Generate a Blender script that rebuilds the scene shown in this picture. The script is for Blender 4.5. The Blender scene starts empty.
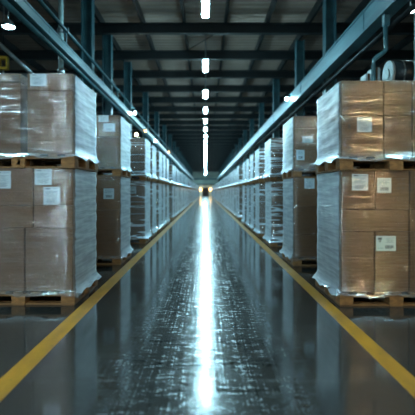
import bpy, bmesh, math, random
from mathutils import Vector, Matrix
R = random.Random(7)
S = bpy.context.scene
C = S.collection
# picture geometry of the photograph: focal length in px, eye height, vanishing point
F, EYE, CX, CY = 430.0, 1.21, 205.5, 191.5
def wx(px, y): return (px - CX) * y / F
def wz(py, y): return EYE + (CY - py) * y / F

# ------------------------------------------------------------------ materials
def nodes(name):
    m = bpy.data.materials.new(name); m.use_nodes = True
    nt = m.node_tree
    for n in list(nt.nodes): nt.nodes.remove(n)
    out = nt.nodes.new('ShaderNodeOutputMaterial')
    def N(t, **k):
        n = nt.nodes.new('ShaderNode' + t)
        for a, v in k.items():
            if hasattr(n, a) and not a[0].isupper(): setattr(n, a, v)
            else: n.inputs[a.replace('_', ' ')].default_value = v
        return n
    def L(a, b): nt.links.new(a, b)
    return m, N, L, out

def ramp(N, L, src, p0, p1, c0=(0, 0, 0, 1), c1=(1, 1, 1, 1)):
    r = N('ValToRGB'); L(src, r.inputs['Fac'])
    e = r.color_ramp.elements
    e[0].position, e[0].color, e[1].position, e[1].color = p0, c0, p1, c1
    return r.outputs['Color']

def mathn(N, L, op, a, b=None, clamp=False, c=None):
    n = N('Math', operation=op, use_clamp=clamp)
    for i, v in enumerate((a, b)):
        if v is None: continue
        if hasattr(v, 'links'): L(v, n.inputs[i])
        else: n.inputs[i].default_value = v
    if c is not None: n.inputs[2].default_value = c
    return n.outputs[0]

def noise(N, L, co, scale, detail=3.0, sc=(1, 1, 1), rough=.5, rot=(0, 0, 0)):
    mp = N('Mapping'); L(co, mp.inputs['Vector'])
    mp.inputs['Scale'].default_value = sc; mp.inputs['Rotation'].default_value = rot
    n = N('TexNoise'); L(mp.outputs[0], n.inputs['Vector'])
    n.inputs['Scale'].default_value = scale; n.inputs['Detail'].default_value = detail
    n.inputs['Roughness'].default_value = rough
    return n.outputs['Fac']

def simple(name, col, rough=.5, metal=0.0, var=.25, scale=6.0, bump=0.0, sc=(1, 1, 1), rnd=0.0):
    m, N, L, out = nodes(name)
    b = N('BsdfPrincipled'); L(b.outputs[0], out.inputs[0])
    tc = N('TexCoord')
    f = noise(N, L, tc.outputs['Object'], scale, 4, sc)
    lo = tuple(c * (1 - var) for c in col) + (1,); hi = tuple(min(1, c * (1 + var)) for c in col) + (1,)
    colr = ramp(N, L, f, .3, .7, lo, hi)
    if rnd:
        oi = N('ObjectInfo'); hsv = N('HueSaturation')
        v = mathn(N, L, 'MULTIPLY_ADD', oi.outputs['Random'], rnd)
        v.node.inputs[2].default_value = 1 - rnd / 2
        L(v, hsv.inputs['Value']); L(colr, hsv.inputs['Color']); colr = hsv.outputs[0]
    L(colr, b.inputs['Base Color'])
    b.inputs['Roughness'].default_value = rough; b.inputs['Metallic'].default_value = metal
    if bump:
        bp = N('Bump'); bp.inputs['Strength'].default_value = bump; bp.inputs['Distance'].default_value = .01
        L(f, bp.inputs['Height']); L(bp.outputs[0], b.inputs['Normal'])
    return m

def emit(name, col, strength):
    m, N, L, out = nodes(name)
    e = N('Emission'); e.inputs['Color'].default_value = col + (1,); e.inputs['Strength'].default_value = strength
    L(e.outputs[0], out.inputs[0]); return m

def film_material(name, hz0, gl0):
    m, N, L, out = nodes(name)
    tc = N('TexCoord'); oi = N('ObjectInfo')
    off = N('VectorMath', operation='MULTIPLY_ADD'); L(oi.outputs['Random'], off.inputs[0])
    off.inputs[1].default_value = (31, 17, 23); L(tc.outputs['Object'], off.inputs[2])
    co = off.outputs[0]
    streak = noise(N, L, co, 1.0, 3, (1.6, 1.6, 24), .55)
    diag = noise(N, L, co, 1.0, 3, (5, 5, 22), .55, (.35, .35, 0))
    blob = noise(N, L, co, 7.0, 3)
    fine = noise(N, L, co, 1.0, 3, (14, 14, 110), .6)
    def ridge(v, p): return mathn(N, L, 'POWER', mathn(N, L, 'SUBTRACT', 1.0, mathn(N, L, 'ABSOLUTE', mathn(N, L, 'MULTIPLY_ADD', v, 2.0, False, -1.0))), p)
    h = mathn(N, L, 'ADD', mathn(N, L, 'MULTIPLY', ridge(streak, 7), .9), mathn(N, L, 'MULTIPLY', diag, .12))
    h = mathn(N, L, 'ADD', h, mathn(N, L, 'MULTIPLY', blob, .08))
    h = mathn(N, L, 'ADD', h, mathn(N, L, 'MULTIPLY', fine, .16))
    bp = N('Bump'); bp.inputs['Strength'].default_value = .8; bp.inputs['Distance'].default_value = .005
    L(h, bp.inputs['Height'])
    lw = N('LayerWeight'); lw.inputs['Blend'].default_value = .5
    f = lw.outputs['Facing']
    # layers of film: a thin milky haze that the eye looks through more of at a slant
    hz = ramp(N, L, streak, .38, .72, (.66, .66, .66, 1), (1, 1, 1, 1))
    haze = mathn(N, L, 'MULTIPLY_ADD', mathn(N, L, 'POWER', f, 1.6), 1.15); haze.node.inputs[2].default_value = hz0
    haze = mathn(N, L, 'MULTIPLY', haze, hz, True)
    lap = noise(N, L, co, 1.0, 2, (.5, .5, 7), .5)
    lap = mathn(N, L, 'SUBTRACT', 1.0, mathn(N, L, 'MULTIPLY', mathn(N, L, 'ABSOLUTE', mathn(N, L, 'SUBTRACT', lap, .52)), 45), True)
    haze = mathn(N, L, 'ADD', haze, mathn(N, L, 'MULTIPLY', lap, hz0 * 5), True)
    d = N('BsdfDiffuse'); d.inputs['Color'].default_value = (.78, .90, .98, 1)
    t = N('BsdfTranslucent'); t.inputs['Color'].default_value = (.78, .90, .98, 1)
    dt = N('MixShader'); dt.inputs[0].default_value = .3; L(d.outputs[0], dt.inputs[1]); L(t.outputs[0], dt.inputs[2])
    tr = N('BsdfTransparent'); tr.inputs['Color'].default_value = (.96, .97, .98, 1)
    m1 = N('MixShader'); L(haze, m1.inputs[0]); L(tr.outputs[0], m1.inputs[1]); L(dt.outputs[0], m1.inputs[2])
    g = N('BsdfGlossy'); g.inputs['Roughness'].default_value = .11; g.inputs['Color'].default_value = (.96, .97, 1, 1)
    L(bp.outputs[0], g.inputs['Normal'])
    gf = mathn(N, L, 'MULTIPLY_ADD', mathn(N, L, 'POWER', f, 2.5), .36, True); gf.node.inputs[2].default_value = gl0
    m2 = N('MixShader'); L(gf, m2.inputs[0]); L(m1.outputs[0], m2.inputs[1]); L(g.outputs[0], m2.inputs[2])
    L(m2.outputs[0], out.inputs[0])
    return m

def floor_material():
    m, N, L, out = nodes('polished_concrete')
    tc = N('TexCoord'); co = tc.outputs['Object']
    b = N('BsdfPrincipled'); L(b.outputs[0], out.inputs[0])
    sx = N('SeparateXYZ'); L(co, sx.inputs[0])
    big = noise(N, L, co, 1.2, 5)
    cloud = noise(N, L, co, 4.0, 5, (1, .5, 1))
    edge = noise(N, L, co, 1.5, 3)
    ax = mathn(N, L, 'ABSOLUTE', sx.outputs[0])
    ax = mathn(N, L, 'ADD', ax, mathn(N, L, 'MULTIPLY', mathn(N, L, 'SUBTRACT', edge, .5), .55))
    mask = ramp(N, L, ax, .52, .82, (1, 1, 1, 1), (0, 0, 0, 1))          # tyre-worn middle of the aisle
    cross = noise(N, L, co, 1.0, 6, (6, 22, 1), .75)                    # crosswise scuffs
    along = noise(N, L, co, 1.0, 4, (60, .8, 1), .7)                     # tyre tracks
    net = noise(N, L, co, 1.0, 5, (30, 30, 1), .75, (0, 0, .6))
    scr = mathn(N, L, 'ADD', mathn(N, L, 'MULTIPLY', cross, .5), mathn(N, L, 'MULTIPLY', along, .3))
    scr = mathn(N, L, 'ADD', scr, mathn(N, L, 'MULTIPLY', net, .3))
    scr = ramp(N, L, scr, .485, .68)
    wear = mathn(N, L, 'MULTIPLY', scr, mask, True)
    # cast joints across the aisle
    jy = mathn(N, L, 'FRACT', mathn(N, L, 'MULTIPLY', sx.outputs[1], 1 / 1.1))
    joint = mathn(N, L, 'LESS_THAN', mathn(N, L, 'ABSOLUTE', mathn(N, L, 'SUBTRACT', jy, .5)), .006)
    c0 = ramp(N, L, big, .3, .72, (.013, .0137, .013, 1), (.026, .027, .0255, 1))
    mx = N('MixRGB'); L(wear, mx.inputs[0]); L(c0, mx.inputs[1]); mx.inputs[2].default_value = (.035, .039, .041, 1)
    mj = N('MixRGB'); L(joint, mj.inputs[0]); L(mx.outputs[0], mj.inputs[1]); mj.inputs[2].default_value = (.06, .06, .058, 1)
    L(mj.outputs[0], b.inputs['Base Color'])
    base = mathn(N, L, 'MULTIPLY_ADD', cloud, .085); base.node.inputs[2].default_value = .055
    low = mathn(N, L, 'SUBTRACT', base, mathn(N, L, 'MULTIPLY', mask, .05))
    rg = mathn(N, L, 'ADD', low, mathn(N, L, 'MULTIPLY', wear, .36))
    L(rg, b.inputs['Roughness'])
    b.inputs['IOR'].default_value = 1.75
    hh = mathn(N, L, 'ADD', mathn(N, L, 'MULTIPLY', along, .06), mathn(N, L, 'MULTIPLY', joint, -1.5))
    hh = mathn(N, L, 'ADD', mathn(N, L, 'MULTIPLY', hh, mask), mathn(N, L, 'MULTIPLY', cloud, .5))
    bp = N('Bump'); bp.inputs['Strength'].default_value = .12; bp.inputs['Distance'].default_value = .004
    L(hh, bp.inputs['Height']); L(bp.outputs[0], b.inputs['Normal'])
    return m

def paint_line_material():
    m, N, L, out = nodes('yellow_floor_paint')
    tc = N('TexCoord'); co = tc.outputs['Object']
    b = N('BsdfPrincipled'); L(b.outputs[0], out.inputs[0])
    spots = noise(N, L, co, 22, 4)
    wearb = noise(N, L, co, 3, 5, (3, 1, 1))
    c = ramp(N, L, wearb, .35, .7, (.25, .108, .002, 1), (.40, .178, .003, 1))
    k = ramp(N, L, spots, .66, .72)
    mx = N('MixRGB'); L(k, mx.inputs[0]); L(c, mx.inputs[1]); mx.inputs[2].default_value = (.10, .08, .03, 1)
    L(mx.outputs[0], b.inputs['Base Color'])
    b.inputs['Roughness'].default_value = .36
    return m

def sheet_material(name, col, pitch, axis):
    m, N, L, out = nodes(name)
    tc = N('TexCoord'); sx = N('SeparateXYZ'); L(tc.outputs['Object'], sx.inputs[0])
    b = N('BsdfPrincipled'); L(b.outputs[0], out.inputs[0])
    f = noise(N, L, tc.outputs['Object'], .8, 5)
    c = ramp(N, L, f, .3, .7, tuple(x * .75 for x in col) + (1,), tuple(x * 1.2 for x in col) + (1,))
    L(c, b.inputs['Base Color']); b.inputs['Roughness'].default_value = .6
    w = mathn(N, L, 'SINE', mathn(N, L, 'MULTIPLY', sx.outputs[axis], 2 * math.pi / pitch))
    bp = N('Bump'); bp.inputs['Strength'].default_value = .5; bp.inputs['Distance'].default_value = .03
    L(w, bp.inputs['Height']); L(bp.outputs[0], b.inputs['Normal'])
    return m

M = dict(
    film=film_material('stretch_film_tight', .014, .135), film3=film_material('stretch_film_cloudy', .22, .20), film2=film_material('stretch_film_clear', .006, .14), floor=floor_material(), line=paint_line_material(),
    carton=simple('brown_cardboard', (.120, .053, .0150), .72, 0, .12, 9, .05, (1, 1, 4), .25),
    wood=simple('pallet_wood', (.15, .070, .020), .7, 0, .35, 7, .2, (1, 1, 5), .3),
    woodend=simple('pallet_block_wood', (.20, .092, .026), .75, 0, .35, 14, .2, (1, 1, 2), .3),
    label=simple('label_paper', (.42, .50, .53), .5, 0, .05, 20),
    ink=simple('black_print', (.035, .045, .05), .6, 0, .1),
    brownink=simple('brown_print', (.10, .06, .035), .7, 0, .1),
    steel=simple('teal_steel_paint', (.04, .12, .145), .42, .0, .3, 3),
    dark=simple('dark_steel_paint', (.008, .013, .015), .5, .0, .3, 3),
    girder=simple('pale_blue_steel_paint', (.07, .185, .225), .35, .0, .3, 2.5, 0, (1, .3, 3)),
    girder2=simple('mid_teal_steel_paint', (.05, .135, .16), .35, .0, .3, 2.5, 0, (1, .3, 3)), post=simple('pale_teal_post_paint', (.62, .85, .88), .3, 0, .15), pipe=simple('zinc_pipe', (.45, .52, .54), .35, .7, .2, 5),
    roof=sheet_material('roof_sheet', (.36, .28, .23), .3, 1),
    wall=sheet_material('wall_sheet', (.07, .085, .09), .25, 1),
    endwall=sheet_material('end_wall_sheet', (.55, .68, .62), .5, 0),
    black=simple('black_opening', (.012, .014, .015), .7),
    tube=emit('cool_lamp', (.46, .86, 1.0), 250.0),
    glint_fill=emit('glint_fill_globe', (.66, .92, 1.0), 105.0), side_cool=emit('high_bay_side', (.48, .87, 1.0), 165.0), back_cool=emit('high_bay_cool', (.78, .93, .96), 300.0), back_warm=emit('high_bay_warm', (1.0, .68, .32), 460.0), cool=emit('cool_bulb', (.62, .94, 1.0), 130.0),
    warm=emit('warm_bulb', (1.0, .62, .28), 130.0), glow=emit('amber_bulb', (1.0, .52, .16), 12.0),
    house=simple('lamp_housing', (.25, .30, .31), .4, .3, .1),
    yellow=simple('yellow_enamel', (.55, .36, .03), .4, 0, .2),
    drum=simple('dark_drum', (.022, .030, .034), .35, 0, .3, 4),
    white=simple('white_carton', (.55, .60, .60), .6, 0, .15),
)

# ------------------------------------------------------------------ mesh helpers
def box(bm, x0, x1, y0, y1, z0, z1, mi=0, bev=0.0):
    r = bmesh.ops.create_cube(bm, size=1.0, matrix=Matrix.Translation(((x0 + x1) / 2, (y0 + y1) / 2, (z0 + z1) / 2)) @ Matrix.Diagonal((x1 - x0, y1 - y0, z1 - z0, 1)))
    fs = {f for v in r['verts'] for f in v.link_faces}
    for f in fs: f.material_index = mi
    if bev:
        es = list({e for v in r['verts'] for e in v.link_edges})
        q = bmesh.ops.bevel(bm, geom=es, offset=bev, segments=2, affect='EDGES', profile=.5)
        for f in q['faces']: f.material_index = mi

def tube(bm, pts, r, n=10, mi=0, caps=True):
    pts = [Vector(p) for p in pts]; rings = []
    for i, p in enumerate(pts):
        d = (pts[min(i + 1, len(pts) - 1)] - pts[max(i - 1, 0)]).normalized()
        a = d.cross(Vector((0, 0, 1)));
        if a.length < .05: a = d.cross(Vector((0, 1, 0)))
        a.normalize(); c = a.cross(d)
        rings.append([bm.verts.new(p + (a * math.cos(2 * math.pi * k / n) + c * math.sin(2 * math.pi * k / n)) * r) for k in range(n)])
    for q0, q1 in zip(rings, rings[1:]):
        for k in range(n):
            f = bm.faces.new((q0[k], q0[(k + 1) % n], q1[(k + 1) % n], q1[k])); f.material_index = mi; f.smooth = True
    if caps:
        for q in (rings[0], rings[-1][::-1]):
            f = bm.faces.new(q); f.material_index = mi

def lathe(bm, prof, n=20, mi=0):
    rings = [[bm.verts.new((r * math.cos(2 * math.pi * k / n), r * math.sin(2 * math.pi * k / n), z)) for k in range(n)] for r, z in prof]
    for q0, q1 in zip(rings, rings[1:]):
        for k in range(n):
            f = bm.faces.new((q0[k], q0[(k + 1) % n], q1[(k + 1) % n], q1[k])); f.material_index = mi; f.smooth = True
    return rings

def mesh(name, bm, *mats):
    bmesh.ops.recalc_face_normals(bm, faces=bm.faces[:])
    me = bpy.data.meshes.new(name); bm.to_mesh(me); bm.free()
    for m in mats: me.materials.append(m)
    return me

def link(name, me, parent=None, loc=(0, 0, 0)):
    o = bpy.data.objects.new(name, me); C.objects.link(o); o.location = loc
    if parent is not None: o.parent = parent
    return o

def obj(name, bm, mats, parent=None, loc=(0, 0, 0)):
    if not isinstance(mats, (tuple, list)): mats = (mats,)
    return link(name, mesh(name, bm, *mats), parent, loc)

def tag(o, label, cat, group=None):
    o['label'] = label; o['category'] = cat
    if group: o['group'] = group
    return o

def thing(name, label, cat, loc=(0, 0, 0), group=None):
    o = bpy.data.objects.new(name, None); C.objects.link(o); o.location = loc; o.empty_display_size = .1
    return tag(o, label, cat, group)

def struct(name, bm, mats):
    o = obj(name, bm, mats); o['kind'] = 'structure'; return o

def dup(root, loc, label=None, group=None, cat=None, rz=None):
    c = root.copy(); C.objects.link(c); c.location = loc
    if rz is not None: c.rotation_euler.z = rz
    if label: c['label'] = label
    if cat: c['category'] = cat
    if group: c['group'] = group
    elif 'group' in c: del c['group']
    for ch in list(root.children):
        d = ch.copy(); C.objects.link(d); d.parent = c
        for g in list(ch.children):
            e = g.copy(); C.objects.link(e); e.parent = d
    return c

# ------------------------------------------------------------------ setting
WX, YN, YF, ROOF = 9.0, -9.0, 112.0, 6.81
bm = bmesh.new(); box(bm, -WX, WX, YN, YF, -.1, 0); struct('floor', bm, M['floor'])
bm = bmesh.new(); box(bm, -WX, WX, YN, YF, ROOF, ROOF + .1); struct('ceiling', bm, M['roof'])
bm = bmesh.new(); box(bm, -WX - .1, -WX, YN, YF, 0, ROOF); struct('wall_left', bm, M['wall'])
bm = bmesh.new(); box(bm, WX, WX + .1, YN, YF, 0, ROOF); struct('wall_right', bm, M['wall'])
bm = bmesh.new(); box(bm, -WX, WX, YF, YF + .1, 0, ROOF); struct('wall_back', bm, M['endwall'])
bm = bmesh.new(); box(bm, -WX, WX, YN - .1, YN, 0, ROOF); struct('wall_front', bm, M['wall'])
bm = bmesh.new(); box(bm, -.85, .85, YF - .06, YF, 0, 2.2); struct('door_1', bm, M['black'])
for i, z in enumerate((2.9, 4.3)):
    bm = bmesh.new(); box(bm, -WX, WX, YF - .2, YF, z, z + .35); struct('trim_%d' % (i + 1), bm, M['steel'])
for x0, x1 in ((-1.325, -1.18), (1.225, 1.36)):
    bm = bmesh.new(); box(bm, x0, x1, YN, YF - 1, 0, .002); o = struct('floor_marking', bm, M['line'])

def ibeam_x(bm, y, z0, z1, x0, x1, fl=.09, t=.03, mi=0):
    box(bm, x0, x1, y - fl, y + fl, z0, z0 + t, mi); box(bm, x0, x1, y - fl, y + fl, z1 - t, z1, mi); box(bm, x0, x1, y - .012, y + .012, z0 + t, z1 - t, mi)
# roof beams across the hall and purlins along it
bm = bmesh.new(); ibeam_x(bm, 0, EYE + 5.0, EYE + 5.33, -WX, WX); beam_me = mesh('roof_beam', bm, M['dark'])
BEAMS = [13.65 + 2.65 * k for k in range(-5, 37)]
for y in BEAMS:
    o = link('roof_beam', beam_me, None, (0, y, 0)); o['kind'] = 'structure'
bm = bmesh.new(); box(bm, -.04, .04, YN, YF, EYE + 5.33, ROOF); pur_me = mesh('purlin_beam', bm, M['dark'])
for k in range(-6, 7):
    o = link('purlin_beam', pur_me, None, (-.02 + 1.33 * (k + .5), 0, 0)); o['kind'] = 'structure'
# columns
def column_mesh():
    bm = bmesh.new(); w, d, t = .145, .14, .025
    box(bm, -w, -w + t, -d, d, 0, EYE + 5.33); box(bm, w - t, w, -d, d, 0, EYE + 5.33); box(bm, -w + t, w - t, -.02, .02, 0, EYE + 5.33)
    box(bm, -.2, .2, -.2, .2, 0, .03)
    return mesh('steel_column', bm, M['steel'])
cme = column_mesh()
for x, ys in ((-3.2, [6.15, 11.7, 14.05, 17.7, 22.9] + [28.2 + 5.3 * k for k in range(15)]), (3.33, [6.42, 11.55, 15.2, 20.25] + [25.55 + 5.3 * k for k in range(16)])):
    for y in ys:
        o = link('steel_column', cme, None, (x, y, 0)); o['kind'] = 'structure'
# crane beams along both sides
def ibeam_y(x0, x1, z0, z1, t, mat, web):
    bm = bmesh.new()
    box(bm, x0, x1, YN, YF, z0, z0 + t); box(bm, x0, x1, YN, YF, z1 - t, z1); box(bm, web, web + .03, YN, YF, z0 + t, z1 - t)
    y = YN + 1.1
    while y < YF:
        box(bm, min(web, x0) + .005, max(web + .03, x1) - .005, y, y + .02, z0 + t, z1 - t); y += 5.3
    o = struct('crane_beam', bm, mat); return o
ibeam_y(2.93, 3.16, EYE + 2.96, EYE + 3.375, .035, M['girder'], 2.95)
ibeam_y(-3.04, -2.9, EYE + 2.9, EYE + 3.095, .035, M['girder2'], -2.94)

def conduit(label, x, z, r, mat, y0=YN, y1=YF, nb=5.3):
    t = thing('conduit_pipe', label, 'pipe', (x, y0, z))
    bm = bmesh.new(); tube(bm, [(0, 0, 0), (0, y1 - y0, 0)], r, 12); obj('pipe', bm, mat, t)
    return t
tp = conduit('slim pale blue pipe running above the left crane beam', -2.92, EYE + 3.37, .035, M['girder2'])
for k in range(0, 16):
    bm = bmesh.new(); box(bm, -.015, .015, -.025, .025, -.27, -.035); box(bm, -.055, .055, -.03, .03, -.055, .055)
    obj('bracket', bm, M['steel'], tp, (0, 9.2 - YN + 5.3 * k - .2, 0))
conduit('dark pipe slung beneath the left crane beam', -2.98, EYE + 2.81, .045, M['steel'])
tp = conduit('dark cable pipe slung beneath the right crane beam', 3.13, EYE + 2.78, .045, M['dark'])
for k in range(0, 18):
    bm = bmesh.new(); box(bm, -.012, .012, -.02, .02, .045, .175)
    obj('hanger', bm, M['dark'], tp, (0, 6 - YN + 5.3 * k, 0))
# diagonal tie rod under the roof
bm = bmesh.new(); tube(bm, [(-.62, 16.0, EYE + 5.28), (.55, 14.0, EYE + 5.28)], .016, 8)
tag(obj('tie_rod', bm, M['dark']), 'thin dark tie rod crossing diagonally under the roof between two beams', 'rod')
# bright round post on the left
t = thing('round_post', 'bright round metal post rising behind the front stack in the left row', 'post', (-3.2, 9.52, 0))
bm = bmesh.new(); tube(bm, [(0, 0, 0), (0, 0, EYE + 5.33)], .056, 16); obj('post', bm, M['post'], t)
for z in (EYE + 3.5, EYE + 2.6):
    bm = bmesh.new(); tube(bm, [(0, 0, z), (0, 0, z + .1)], .075, 16); obj('collar', bm, M['pipe'], t)

# ------------------------------------------------------------------ lamps
def strip_light():
    t = thing('strip_light', '', 'ceiling light')
    w, l = .075, .64
    bm = bmesh.new(); box(bm, -w, w, -l, l, 0, .035, 0, .008); obj('diffuser', bm, M['tube'], t)
    bm = bmesh.new(); box(bm, -w - .02, w + .02, -l - .02, l + .02, .04, .12, 0, .01); obj('housing', bm, M['house'], t)
    bm = bmesh.new(); tube(bm, [(0, 0, .12), (0, 0, ROOF - EYE - 4.2)], .02, 8); obj('hanging_rod', bm, M['house'], t)
    return t
ordn = 'first second third fourth fifth sixth seventh eighth ninth tenth eleventh twelfth thirteenth fourteenth'.split()
SL = strip_light(); z = EYE + 4.2
SLY = [9.75, 14.5, 18.7, 22.4, 25.8, 29.3] + [32.8 + 3.5 * k for k in range(22)]
SL.location = (0, SLY[0], z); SL['label'] = 'hanging strip light cut by the top edge of the photo, first in line'; SL['group'] = 'strip lights over the aisle'
for k in range(1, len(SLY)):
    lab = ('%s hanging strip light counted from the photo top over the aisle' % ordn[k]) if k < 12 else 'tiny distant strip light in the merged line near the end wall'
    dup(SL, (0, SLY[k], z), lab, 'strip lights over the aisle' if k < 12 else 'distant strip lights near the end wall')
for k in range(-1, 1):
    dup(SL, (0, .6 + 4.5 * k, z), 'strip light over the aisle above and behind the viewer', 'strip lights outside the view')

def high_bay(label, loc, bulb, r=.17):
    t = thing('high_bay_lamp', label, 'lamp', loc)
    bm = bmesh.new(); lathe(bm, [(.04, r * 1.1), (r * .55, r * .85), (r * .9, r * .35), (r, 0), (r - .015, 0), (r * .85, r * .3), (r * .5, r * .7), (.03, r * .95)])
    obj('dome_shade', bm, M['house'], t)
    bm = bmesh.new(); bmesh.ops.create_uvsphere(bm, u_segments=16, v_segments=10, radius=r * .82, matrix=Matrix.Translation((0, 0, .03)) @ Matrix.Diagonal((1, 1, .5, 1)))
    obj('bulb', bm, bulb, t)
    bm = bmesh.new(); tube(bm, [(0, 0, r), (0, 0, ROOF - loc[2])], .015, 8); obj('hanging_rod', bm, M['dark'], t)
    return t
high_bay('domed high bay lamp hanging in the upper left corner of the photo', (wx(8.5, 11), 11, wz(27, 11)), M['side_cool'])
high_bay('small domed lamp hanging at the far upper right edge of the photo', (wx(411, 10), 10, wz(12, 10)), M['cool'], .1)
t = thing('glint_fill_light', 'added standing globe light, unseen behind the viewer on the left side of the aisle', 'lamp', (-3.35, -2.6, 0))  # unseen light added to raise glints on the lower left film
bm = bmesh.new(); bmesh.ops.create_uvsphere(bm, u_segments=16, v_segments=10, radius=.26, matrix=Matrix.Translation((0, 0, 1.5))); obj('globe', bm, M['glint_fill'], t)
bm = bmesh.new(); tube(bm, [(0, 0, .02), (0, 0, 1.25)], .03, 10); obj('post', bm, M['dark'], t)
bm = bmesh.new(); tube(bm, [(0, 0, 0), (0, 0, .03)], .28, 24); obj('base', bm, M['dark'], t)
# lamps behind the viewer that light the fronts of the stacks
high_bay('domed high bay lamp behind the viewer on the left side', (-3.5, -2.4, 4.1), M['back_cool'], .34)
high_bay('warm domed high bay lamp behind the viewer on the right side', (4.2, -2.3, 4.1), M['back_warm'], .26)

for X, lab in ((-2.76, 'left'), (2.78, 'right')):  # unseen fill lamps, added to brighten the aisle sides of the wrapped stacks
    for y in (4.47 + .02 * (X < 0),):
        high_bay('added domed fill lamp on the %s side, outside the view' % lab, (X, y, 3.25), M['side_cool'], .2)

def bracket_lamp(label, x, y, z, bulb, xa, r=.09):
    t = thing('bracket_lamp', label, 'lamp', (x, y, z))
    bm = bmesh.new(); bmesh.ops.create_uvsphere(bm, u_segments=14, v_segments=9, radius=r); obj('bulb', bm, bulb, t)
    bm = bmesh.new(); s = 1 if xa > x else -1
    box(bm, -.04, .04, -.04, .04, r, r + .06, 0, .01); box(bm, min(0, xa - x), max(0, xa - x), -.015, .015, r + .04, r + .07); obj('arm', bm, M['dark'], t)
    return t
for px, py, X, col, lab in (
    (135, 113, -2.8, 'cool', 'bright white lamp on the left crane beam, highest of the small lamps there'),
    (136.3, 134.5, -2.72, 'warm', 'warm white lamp glowing just over the third stack of the left row'),
    (145.3, 131, -2.8, 'glow', 'orange lamp on the left crane beam over the third and fourth stacks'),
    (155.7, 141, -2.8, 'cool', 'white lamp low on the left crane beam beside the fifth stack'),
    (169, 152, -2.8, 'glow', 'tiny orange lamp at the distant end of the left crane beam'),
    (286.8, 99, 2.82, 'cool', 'small round white lamp beside the right crane beam')):
    y = abs(X) / abs(px - CX) * F
    bracket_lamp(lab, X, y, wz(py, y), M[col], -3.06 if X < 0 else 3.1, .05 if col == 'cool' else .045)
for s, lab in ((-1, 'left'), (1, 'right')):
    y = YF - .35
    bracket_lamp('warm yellow lamp on the end wall, %s of the dark doorway' % lab, 1.35 * s, y, 1.75, M['glow'], 1.35 * s + .3, .3)

# ------------------------------------------------------------------ pallets
PW, PD, PH = 1.2, 1.0, .145
def pallet_parts():
    # returns list of (name, bmesh, material key); origin at the middle of the base
    out = []
    for sx in (-.5275, 0, .5275):                       # bottom boards run along the depth and across
        bm = bmesh.new(); box(bm, sx - .07, sx + .07, -.5, .5, .0, .02, 0, .002); out.append(('bottom_board', bm, 'wood'))
    for sy in (-.43, .43):
        bm = bmesh.new(); box(bm, -.4575, -.07, sy - .05, sy + .05, .0, .02, 0, .002); box(bm, .07, .4575, sy - .05, sy + .05, .0, .02, 0, .002); out.append(('cross_board', bm, 'wood'))
    for sx in (-.5275, 0, .5275):
        for sy in (-.43, 0, .43):
            bm = bmesh.new(); box(bm, sx - .0725, sx + .0725, sy - .07, sy + .07, .02, .098, 0, .004); out.append(('block', bm, 'woodend'))
    for sy in (-.43, 0, .43):
        bm = bmesh.new(); box(bm, -.6, .6, sy - .07, sy + .07, .098, .12, 0, .002); out.append(('stringer_board', bm, 'wood'))
    for k in range(7):
        x = -.55 + k * 1.1 / 6
        bm = bmesh.new(); box(bm, x - .05, x + .05, -.5, .5, .12, .145, 0, .002); out.append(('deck_board', bm, 'wood'))
    return out
def near_pallet():
    t = thing('wooden_pallet', '', 'pallet')
    for n, bm, m in pallet_parts(): obj(n, bm, M[m], t)
    return t
def far_pallet_mesh():
    bm = bmesh.new()
    for n, b, m in pallet_parts():
        me = bpy.data.meshes.new('t'); b.to_mesh(me); b.free()
        k = len(bm.faces); bm.from_mesh(me); bpy.data.meshes.remove(me)
        bm.faces.ensure_lookup_table()
        for f in bm.faces[k:]: f.material_index = 1 if m == 'woodend' else 0
    return mesh('wooden_pallet', bm, M['wood'], M['woodend'])

# ------------------------------------------------------------------ wrapped loads (origin: middle of the base, on the pallet deck)
def film_bm(h, seed, skirt=True, n=14, rows=26):
    """One skin of stretch film round a 1.16 x 0.96 load of height h; the skirt is pulled over the pallet edge."""
    r = random.Random(seed); bm = bmesh.new()
    hx, hy, c = .586, .486, .02
    per = []
    for (ax, ay), (bx, by) in (((-hx + c, -hy), (hx - c, -hy)), ((hx, -hy + c), (hx, hy - c)), ((hx - c, hy), (-hx + c, hy)), ((-hx, hy - c), (-hx, -hy + c))):
        for k in range(n + 1):
            per.append((ax + (bx - ax) * k / n, ay + (by - ay) * k / n))
    ph = [r.uniform(0, 6.28) for _ in range(8)]
    rings = []
    zs = [(-.035 if skirt else -.01), .0, .03, .07] + [.11 + (h - .115) * k / rows for k in range(rows + 1)]
    for iz, z in enumerate(zs):
        ring = []
        for i, (x, y) in enumerate(per):
            u = i / len(per) * 6.28318
            w = .0022 * math.sin(z * 41 + ph[0] + 2 * math.sin(3 * u + ph[1])) + .002 * math.sin(z * 97 + u * 5 + ph[2]) + .0018 * math.sin(u * 17 + z * 13 + ph[3])
            L_ = math.hypot(x / hx, y / hy)
            fl = max(0, 1 - (z + .03) / .11); fl = fl * fl * .052
            nx = 1 if x > hx - .004 else -1 if x < -hx + .004 else 0
            ny = 1 if y > hy - .004 else -1 if y < -hy + .004 else 0
            if abs(x) > hx - c - .001 and abs(y) > hy - c - .001: nx = 1 if x > 0 else -1; ny = 1 if y > 0 else -1
            zz = z
            if iz == 0: zz += .018 * math.sin(u * 9 + ph[4]) + r.uniform(-.008, .008)
            ring.append(bm.verts.new((x + nx * (w + fl), y + ny * (w + fl), zz)))
        rings.append(ring)
    m = len(per)
    for q0, q1 in zip(rings, rings[1:]):
        for k in range(m):
            f = bm.faces.new((q0[k], q0[(k + 1) % m], q1[(k + 1) % m], q1[k])); f.smooth = True
    return bm

def carton_bm(x0, x1, y0, y1, z0, z1, g=.006):
    bm = bmesh.new()
    hx, hy, hz = (x1 - x0) / 2 - g, (y1 - y0) / 2 - g, (z1 - z0) / 2 - .0015
    box(bm, -hx, hx, -hy, hy, -hz, hz, 0, .006)
    return bm

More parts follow.
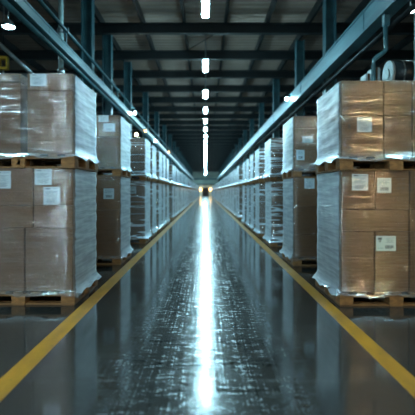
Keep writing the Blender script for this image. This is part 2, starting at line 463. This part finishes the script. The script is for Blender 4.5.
def paper_label(parent, x0, x1, z0, z1, y, kind=0):
    """A printed paper label on a carton's front, in the carton's own frame."""
    t = .0012; bm = bmesh.new(); w, h = x1 - x0, z1 - z0
    box(bm, x0, x1, y - t, y, z0, z1, 0)
    def ink(a, b, c, d): box(bm, x0 + a * w, x0 + b * w, y - t - .0004, y - t, z1 - d * h, z1 - c * h, 1)
    if kind == 0:
        ink(.10, .40, .07, .13); ink(.52, .90, .09, .11)
        for k in range(5): ink(.10, .85 - .12 * (k % 3), .25 + .07 * k, .265 + .07 * k)
        ink(.10, .9, .62, .628)
        for k in range(4): ink(.16 + .05 * (k % 2), .80 - .1 * (k % 2), .68 + .065 * k, .70 + .065 * k)
    elif kind == 1:
        for k in range(4): ink(.12, .88 - .15 * (k % 2), .12 + .09 * k, .14 + .09 * k)
        x = .22
        for k in range(16):
            ww = (.012, .03, .018, .024)[k % 4]; ink(x, x + ww, .62, .86); x += ww + .016
    else:
        ink(.08, .3, .10, .26); ink(.14, .24, .30, .42)
        for k in range(5): ink(.52, .93 - .1 * (k % 2), .12 + .075 * k, .135 + .075 * k)
        x = .45
        for k in range(13):
            ww = (.012, .03, .018, .024)[k % 4]; ink(x, x + ww, .62, .86); x += ww + .014
        ink(.06, .38, .80, .82)
    obj('shipping_label', bm, (M['label'], M['ink']), parent)

def print_mark(parent, x0, x1, z0, z1, y, kind):
    bm = bmesh.new(); w, h = x1 - x0, z1 - z0; t = .0006
    def ink(a, b, c, d): box(bm, x0 + a * w, x0 + b * w, y - t, y, z1 - d * h, z1 - c * h)
    if kind == 'frame':
        ink(0, 1, 0, .09); ink(0, 1, .91, 1); ink(0, .08, .09, .91); ink(.92, 1, .09, .91)
        ink(.25, .75, .28, .38); ink(.3, .42, .38, .72); ink(.58, .7, .38, .72); ink(.42, .58, .52, .62)
    elif kind == 'signs':
        for a, c in ((0, 0), (.55, 0), (.1, .38), (.6, .36), (0, .74), (.5, .72)):
            ink(a, a + .34, c, c + .07); ink(a, a + .08, c + .07, c + .24); ink(a + .2, a + .3, c + .1, c + .24)
    else:
        for k in range(4): ink(.0, 1 - .2 * (k % 2), .05 + .25 * k, .15 + .25 * k)
    obj('printed_mark', bm, M['brownink'] if kind != 'frame' else M['ink'], parent)

HX, HY = .58, .48
def make_load(cells, h, labels=(), marks=(), seed=1, deep=2, edge_x=1, y_front=None, x_edge=None, z_base=None):
    """cells: (x0, x1, z0, z1) of cartons on the front face in the load's own frame, repeated deep times to the back.
    labels / marks: (px box on the photo) turned into places on the front face."""
    t = thing('wrapped_carton_load', '', 'wrapped load')
    fronts = []
    for (x0, x1, z0, z1) in cells:
        for d in range(deep):
            y0, y1 = -HY + d * 2 * HY / deep, -HY + (d + 1) * 2 * HY / deep
            cx, cy, cz = (x0 + x1) / 2, (y0 + y1) / 2, (z0 + z1) / 2
            o = obj('carton', carton_bm(x0, x1, y0, y1, z0, z1), M['carton'], t, (cx, cy, cz))
            if d == 0: fronts.append((o, x0, x1, z0, z1, (y1 - y0) / 2 - .003))
    def put(px, fn, arg):
        ax, az, bx, bz = px
        for o, x0, x1, z0, z1, hy in fronts:
            mx, mz = (ax + bx) / 2, (az + bz) / 2
            if x0 <= mx <= x1 and z0 <= mz <= z1:
                cx, cz = (x0 + x1) / 2, (z0 + z1) / 2
                e = .004
                a, b = max(ax, x0 + e) - cx, min(bx, x1 - e) - cx; c, d = max(az, z0 + e) - cz, min(bz, z1 - e) - cz
                fn(o, a, b, c, d, -hy, arg); return
    for px, k in labels: put(px, paper_label, k)
    for px, k in marks: put(px, print_mark, k)
    obj('stretch_film', film_bm(h, seed), M['film3' if seed > 19 else 'film' if seed in (11, 12, 15, 16) else 'film2'], t)
    return t

def grid_cells(r, h, two=None):
    """Plausible carton layers for a load that the photo shows only in part."""
    cells = []; z = 0
    n = r.choice((2, 3, 3)) if h < 1.1 else r.choice((3, 4))
    for k in range(n):
        z1 = z + h / n
        xs = r.choice(((-HX, 0, HX), (-HX, -.19, .19, HX), (-HX, .1, HX)))
        for a, b in zip(xs, xs[1:]): cells.append((a, b, z, z1))
        z = z1
    return cells

def far_load_mesh(h, seed):
    r = random.Random(seed); bm = bmesh.new()
    for (x0, x1, z0, z1) in grid_cells(r, h): box(bm, x0 + .004, x1 - .004, -HY, HY, z0 + .003, z1 - .003, 0)
    fb = film_bm(h, seed, True, 4, 6); me = bpy.data.meshes.new('t'); fb.to_mesh(me); fb.free()
    k = len(bm.faces)
    bm.normal_update()
    bm.from_mesh(me); bpy.data.meshes.remove(me); bm.faces.ensure_lookup_table()
    for f in bm.faces[k:]: f.material_index = 1
    m = bpy.data.meshes.new('wrapped_carton_load'); bm.to_mesh(m); bm.free()
    m.materials.append(M['carton']); m.materials.append(M['film3'])
    return m

# stack fronts along both rows (metres from the eye), read off the photo
YL = [4.564, 7.07, 9.95, 11.35, 12.9, 14.2, 15.6, 18.3]
YR = [4.52, 6.94, 9.32, 11.3, 12.75, 14.05, 15.45, 18.3]
for Ys in (YL, YR):
    y = Ys[-1]
    while y < YF - 6:
        y += 1.3 if y < 32 else 1.9
        Ys.append(y)
XL, XR = -1.39 - PW / 2, 1.41 + PW / 2          # pallet middles
LOW = {-1: 1.46 - PH, 1: 1.43 - PH}             # height of the lower loads
TOP = {-1: 2.47 - 1.46 - PH, 1: 2.385 - 1.43 - PH}

def frame(side, i, tier):
    """(x, y, z) of a load's origin"""
    Y = (YL, YR)[side > 0][i] + PD / 2
    X = XL if side < 0 else XR
    return X, Y, (0 if tier == 0 else LOW[side] + PH)

def PX(side, i, tier, a, c, b, d):
    """photo box (left, top, right, bottom) on a stack's front -> box in the load's frame"""
    X, Y, Z = frame(side, i, tier); y = Y - HY - .0; zb = Z + PH
    return (wx(a, y) - X, wz(d, y) - zb, wx(b, y) - X, wz(c, y) - zb)
def lx(side, i, px):
    X, Y, Z = frame(side, i, 0); return wx(px, Y - HY) - X
def lz(side, i, tier, py):
    X, Y, Z = frame(side, i, tier); return wz(py, Y - HY) - Z - PH

def cells_from(side, i, tier, layers, h):
    """layers: (photo y of the top or None, [photo x of inner edges])"""
    out = []; z = 0
    for py, edges in layers:
        z1 = h if py is None else lz(side, i, tier, py)
        xs = [-HX] + sorted(lx(side, i, e) if e > 0 else lx(side, i, e) for e in edges) + [HX]
        for a, b in zip(xs, xs[1:]): out.append((a, b, z, z1))
        z = z1
    return out

near = {}
h = LOW[-1]
near[-1, 0, 0] = make_load(cells_from(-1, 0, 0, [(228, [24.5]), (205.5, [33, -8]), (None, [33, -8])], h), h,
    [(PX(-1, 0, 0, -6, 171, 10.8, 188.5), 0), (PX(-1, 0, 0, 34.7, 169.2, 51.6, 185), 0), (PX(-1, 0, 0, 43.4, 187, 60, 204.5), 0)],
    [(PX(-1, 0, 0, 59, 169.5, 64.5, 173), 'frame')], 11)
h = TOP[-1]
cl = [(lx(-1, 0, 26.5), HX, 0, lz(-1, 0, 1, 91)), (lx(-1, 0, 26.5), HX, lz(-1, 0, 1, 91), h),
      (-HX, lx(-1, 0, 21), 0, lz(-1, 0, 1, 82)), (-HX, lx(-1, 0, 21), lz(-1, 0, 1, 82), h)]
near[-1, 0, 1] = make_load(cl, h, [(PX(-1, 0, 1, 30, 73.2, 46.3, 85.8), 0)], [(PX(-1, 0, 1, 11.2, 74.8, 18.8, 82), 'frame')], 12)
h = LOW[1]
near[1, 0, 0] = make_load(cells_from(1, 0, 0, [(231.5, [375, 409.5]), (209.5, [409.5]), (None, [375, 410])], h), h,
    [(PX(1, 0, 0, 352, 174, 368.2, 190.4), 0), (PX(1, 0, 0, 377.2, 178, 391.4, 192.7), 1), (PX(1, 0, 0, 376.2, 236, 396, 251), 2)],
    [(PX(1, 0, 0, 397, 178, 406, 190.5), 'signs')], 13)
h = TOP[1]
e1, e2 = lx(1, 0, 384), lx(1, 0, 412.6)
z1, z2 = lz(1, 0, 1, 115.5), lz(1, 0, 1, 92)
near[1, 0, 1] = make_load([(-HX, e1, 0, z1), (-HX, e1, z1, h), (e1, e2, 0, z1), (e1, e2, z1, z2), (e1, e2, z2, h), (e2, HX, 0, z1), (e2, HX, z1, h)], h,
    [(PX(1, 0, 1, 357.2, 117.2, 372, 132), 0)], [(PX(1, 0, 1, 347.8, 124, 351, 129), 'frame'), (PX(1, 0, 1, 347.8, 136.5, 351, 140), 'frame'), (PX(1, 0, 1, 347.8, 146, 351, 150), 'frame')], 14)
h = LOW[-1]
near[-1, 1, 0] = make_load(cells_from(-1, 1, 0, [(242, [85]), (210, [85]), (None, [85])], h), h, [(PX(-1, 1, 0, 103.5, 188.5, 114, 199), 1)], (), 15)
h = TOP[-1]
near[-1, 1, 1] = make_load(cells_from(-1, 1, 1, [(137, [88]), (None, [88])], h), h, [(PX(-1, 1, 1, 98.5, 111.5, 108.5, 122), 0), (PX(-1, 1, 1, 103.5, 123.5, 115, 131.5), 1)], (), 16)
h = LOW[1]
near[1, 1, 0] = make_load(cells_from(1, 1, 0, [(235, [330]), (206, [330]), (None, [330])], h), h, [(PX(1, 1, 0, 304.5, 178.5, 314.5, 188.5), 0)], (), 17)
h = TOP[1] + .05
near[1, 1, 1] = make_load(cells_from(1, 1, 1, [(143, [336]), (128, [336]), (None, [336])], h), h, [(PX(1, 1, 1, 302.5, 136, 313, 142.6), 0), (PX(1, 1, 1, 296.5, 150, 304.5, 160), 1)], (), 18)

NEAR = 7
r = random.Random(5)
for side in (-1, 1):
    for i in range(2, NEAR):
        for tier in (0, 1):
            h = LOW[side] if tier == 0 else TOP[side] - (.03 * r.random()) - (.02 * (i - 2) if side > 0 else 0)
            near[side, i, tier] = make_load(grid_cells(r, h), h, [((-.35 + .3 * r.random(), h - .30, -.18, h - .12), 0), ((.2, h - .3, .38, h - .13), 1)] if tier == 0 else [((.1, h - .26, .26, h - .08), 0)], (), 30 + i + 10 * tier + side)

far_lo = {s: [far_load_mesh(LOW[s], 50 + k + s) for k in range(3)] for s in (-1, 1)}
far_hi = {s: [far_load_mesh(TOP[s] - .07 - .04 * k, 60 + k + s) for k in range(3)] for s in (-1, 1)}
pal = near_pallet(); pal_far = far_pallet_mesh(); used = [False]
W = ordn + ['fifteenth', 'sixteenth']
sn = {-1: 'left', 1: 'right'}
special = {
    (-1, 0, 0): ('big film-wrapped carton load with three white labels, floor tier, front of left row', 'wooden pallet on the floor under the front wrapped load of the left row'),
    (-1, 0, 1): ('wrapped brown cartons with one white label atop the front left stack', 'wooden pallet between the two front wrapped loads of the left row'),
    (1, 0, 0): ('wrapped load of plain brown cartons with three labels, floor tier, front of right row', 'wooden pallet on the floor under the front carton load of the right row'),
    (1, 0, 1): ('wrapped brown carton load with warm golden glints atop the front right stack', 'wooden pallet between the two front carton loads of the right row'),
}
for side in (-1, 1):
    for i, Y0 in enumerate((YL, YR)[side > 0]):
        for tier in (0, 1):
            X, Y, Z = frame(side, i, tier)
            if i >= 2: X += r.uniform(-.012, .012)
            tn = ('floor', 'upper')[tier]
            if (side, i, tier) in special: ll, pl = special[side, i, tier]; g = gp = None
            elif i < 14:
                ll = '%s film-wrapped carton load from the front in the %s tier of the %s row' % (W[i], tn, sn[side])
                pl = '%s wooden pallet from the front %s of the %s row' % (W[i], ('on the floor', 'high up between the loads')[tier], sn[side]); g = gp = None
            else:
                ll = 'small distant film-wrapped load in the %s tier far down the %s row' % (tn, sn[side])
                pl = 'small distant wooden pallet %s far down the %s row' % (('on the floor', 'between the loads')[tier], sn[side])
                g = 'distant loads, %s tier, %s row' % (tn, sn[side]); gp = 'distant pallets, %s tier, %s row' % (tn, sn[side])
            # pallet
            if i < NEAR:
                if not used[0]: p = pal; used[0] = True; p.location = (X, Y, Z); p['label'] = pl
                else: p = dup(pal, (X, Y, Z), pl)
            else:
                p = link('wooden_pallet', pal_far, None, (X, Y, Z)); tag(p, pl, 'pallet', gp)
            if (side, i, tier) == (-1, 0, 1):           # ink mark on the middle block of this pallet's front
                for ch in p.children:
                    v = [q.co for q in ch.data.vertices]
                    if ch.name.startswith('block') and abs(sum(q.x for q in v)) < .01 and max(q.y for q in v) < -.3:
                        b_ = bmesh.new()
                        for pts in (((-.02, .04), (.02, .034), (.026, .082), (.012, .086)), ((-.012, .078), (.012, .086), (.02, .094), (-.008, .09))):
                            b_.faces.new([b_.verts.new((x_, -.5006, z_)) for x_, z_ in pts])
                        bmesh.ops.solidify(b_, geom=b_.faces[:], thickness=.0005)
                        obj('printed_mark', b_, M['ink'], ch); break
            if gp: p['group'] = gp
            elif i > 0: p['group'] = 'pallets of the %s row' % sn[side]
            # load
            if i < NEAR:
                o = near[side, i, tier]; o.location = (X, Y, Z + PH); o['label'] = ll
            else:
                o = link('wrapped_carton_load', (far_lo, far_hi)[tier][side][r.randrange(3)], None, (X, Y, Z + PH)); tag(o, ll, 'wrapped load')
            o['group'] = g or 'wrapped loads of the %s row' % sn[side]

# ------------------------------------------------------------------ right background: rack with goods, bent pipe
t = thing('storage_rack', 'dark steel storage rack behind the front stack of the right row', 'rack', (3.62, 8.3, 0))
DZ = 3.22
for sx in (-.66, .66):
    for sy in (-.45, .45):
        bm = bmesh.new(); box(bm, sx - .04, sx + .04, sy - .04, sy + .04, 0, DZ - .04); obj('upright', bm, M['steel'], t)
for z in (1.5, DZ):
    bm = bmesh.new(); box(bm, -.72, .72, -.5, .5, z - .04, z); obj('deck', bm, M['dark'], t)
y = 8.05
for a, b, top, lab in ((366, 371.5, 73.5, 'small pale carton on the rack top, nearest the bent pipe'), (373, 380.5, 67.5, 'taller pale carton standing on the rack top beside the drum')):
    x0, x1 = wx(a, y), wx(b, y)
    c = thing('white_box', lab, 'box', ((x0 + x1) / 2, y + .15, DZ))
    bm = bmesh.new(); hw = (x1 - x0) / 2; hz = wz(top, y) - DZ; box(bm, -hw, hw, -.15, .15, 0, hz, 0, .008); obj('carton', bm, M['white'], c)
    bm = bmesh.new(); box(bm, -.02, .02, -.1505, .1505, .01, hz + .0008); obj('tape', bm, M['carton'], c)
x0, x1 = wx(390, y + .28), wx(425, y + .28); zt, zb = wz(57, y), DZ
c = thing('wrapped_roll', 'dark wrapped roll lying on the rack top with a pale end', 'roll', (x0, y + .28, (zt + zb) / 2 + .008))
rr = (zt - zb) / 2
bm = bmesh.new(); tube(bm, [(0, 0, 0), (x1 - x0, 0, 0)], rr, 28); obj('roll_body', bm, M['drum'], c)
bm = bmesh.new(); tube(bm, [(-.05, 0, 0), (.0, 0, 0)], rr * .985, 28); tube(bm, [(-.07, 0, 0), (-.05, 0, 0)], rr * .4, 20); obj('end_cap', bm, M['white'], c)
for k in (.17, .36): 
    bm = bmesh.new(); tube(bm, [(k, 0, 0), (k + .025, 0, 0)], rr * 1.015, 28); obj('strap', bm, M['pipe'], c)
t = thing('bent_pipe', 'pale blue pipe with an offset bend, hanging beside the right crane beam', 'pipe', (wx(386, 7.2), 7.2, 0))
pts = [(385.5, 25), (386, 44), (386, 49), (384.5, 51.5), (375.5, 58.5), (373.8, 60.5), (373.5, 65)]
bx = wx(386, 7.2)
P3 = [(wx(a, 7.2) - bx, 0, wz(b, 7.2)) for a, b in pts]; P3.append((P3[-1][0], 0, 0))
bm = bmesh.new(); tube(bm, P3, .036, 12); obj('pipe', bm, M['girder'], t)
bm = bmesh.new(); box(bm, -.05, .05, -.05, .05, wz(26, 7.2), EYE + 2.955, 0, .01); obj('junction_box', bm, M['girder'], t)

# left background: yellow hoist block on a chain, sloping handrail pipe
yh = 8.35; hx0 = wx(3.5, yh)
t = thing('hanging_hoist', 'yellow hoist block hanging behind the front stack of the left row', 'hoist', (hx0, yh, wz(70, yh)))
bm = bmesh.new(); box(bm, -.09, .09, -.06, .06, .0, .05, 0, .01); box(bm, -.09, -.06, -.05, .05, .05, .22, 0, .006); box(bm, .06, .09, -.05, .05, .05, .22, 0, .006); box(bm, -.09, .09, -.06, .06, .2, .26, 0, .012)
obj('cage', bm, M['yellow'], t)
bm = bmesh.new(); tube(bm, [(0, 0, .26), (0, 0, EYE + 5.0 - wz(70, yh))], .012, 8); obj('chain', bm, M['dark'], t)
bm = bmesh.new(); tube(bm, [(0, 0, .02), (0, 0, -.08), (.03, 0, -.13), (.07, 0, -.12), (.08, 0, -.07)], .016, 8); obj('hook', bm, M['pipe'], t)
ya, yb = 7.6, 8.6
bm = bmesh.new(); tube(bm, [(wx(-16, ya), ya, wz(33, ya)), (wx(0, ya + .3), ya + .3, wz(44.5, ya + .3)), (wx(30, yb), yb, wz(72, yb)), (wx(52, 9.2), 9.2, wz(94, 9.2)), (wx(52, 9.2), 9.2, 0)], .04, 10)
tag(obj('brace_pipe', bm, M['pipe']), 'grey pipe sloping down behind the front stack of the left row', 'pipe')

# ------------------------------------------------------------------ world, camera, view
w = bpy.data.worlds.new('World'); S.world = w; w.use_nodes = True
w.node_tree.nodes['Background'].inputs[0].default_value = (.02, .03, .035, 1)
w.node_tree.nodes['Background'].inputs[1].default_value = .3
cam = bpy.data.cameras.new('Camera'); co = bpy.data.objects.new('Camera', cam); C.objects.link(co)
co.location = (0, 0, EYE); co.rotation_euler = (math.pi / 2, 0, 0)
cam.sensor_width = 36; cam.lens = 36 * F / 415
cam.shift_x = (207.5 - CX) / 415; cam.shift_y = -(207.5 - CY) / 415
cam.clip_end = 300; cam.clip_start = .05
cam.dof.use_dof = True; cam.dof.focus_distance = 4.9; cam.dof.aperture_fstop = 1.3
S.camera = co
vs = S.view_settings
vs.view_transform = 'Standard'; vs.look = 'None'; vs.exposure = 0.33; vs.gamma = 1.0; vs.use_curve_mapping = False
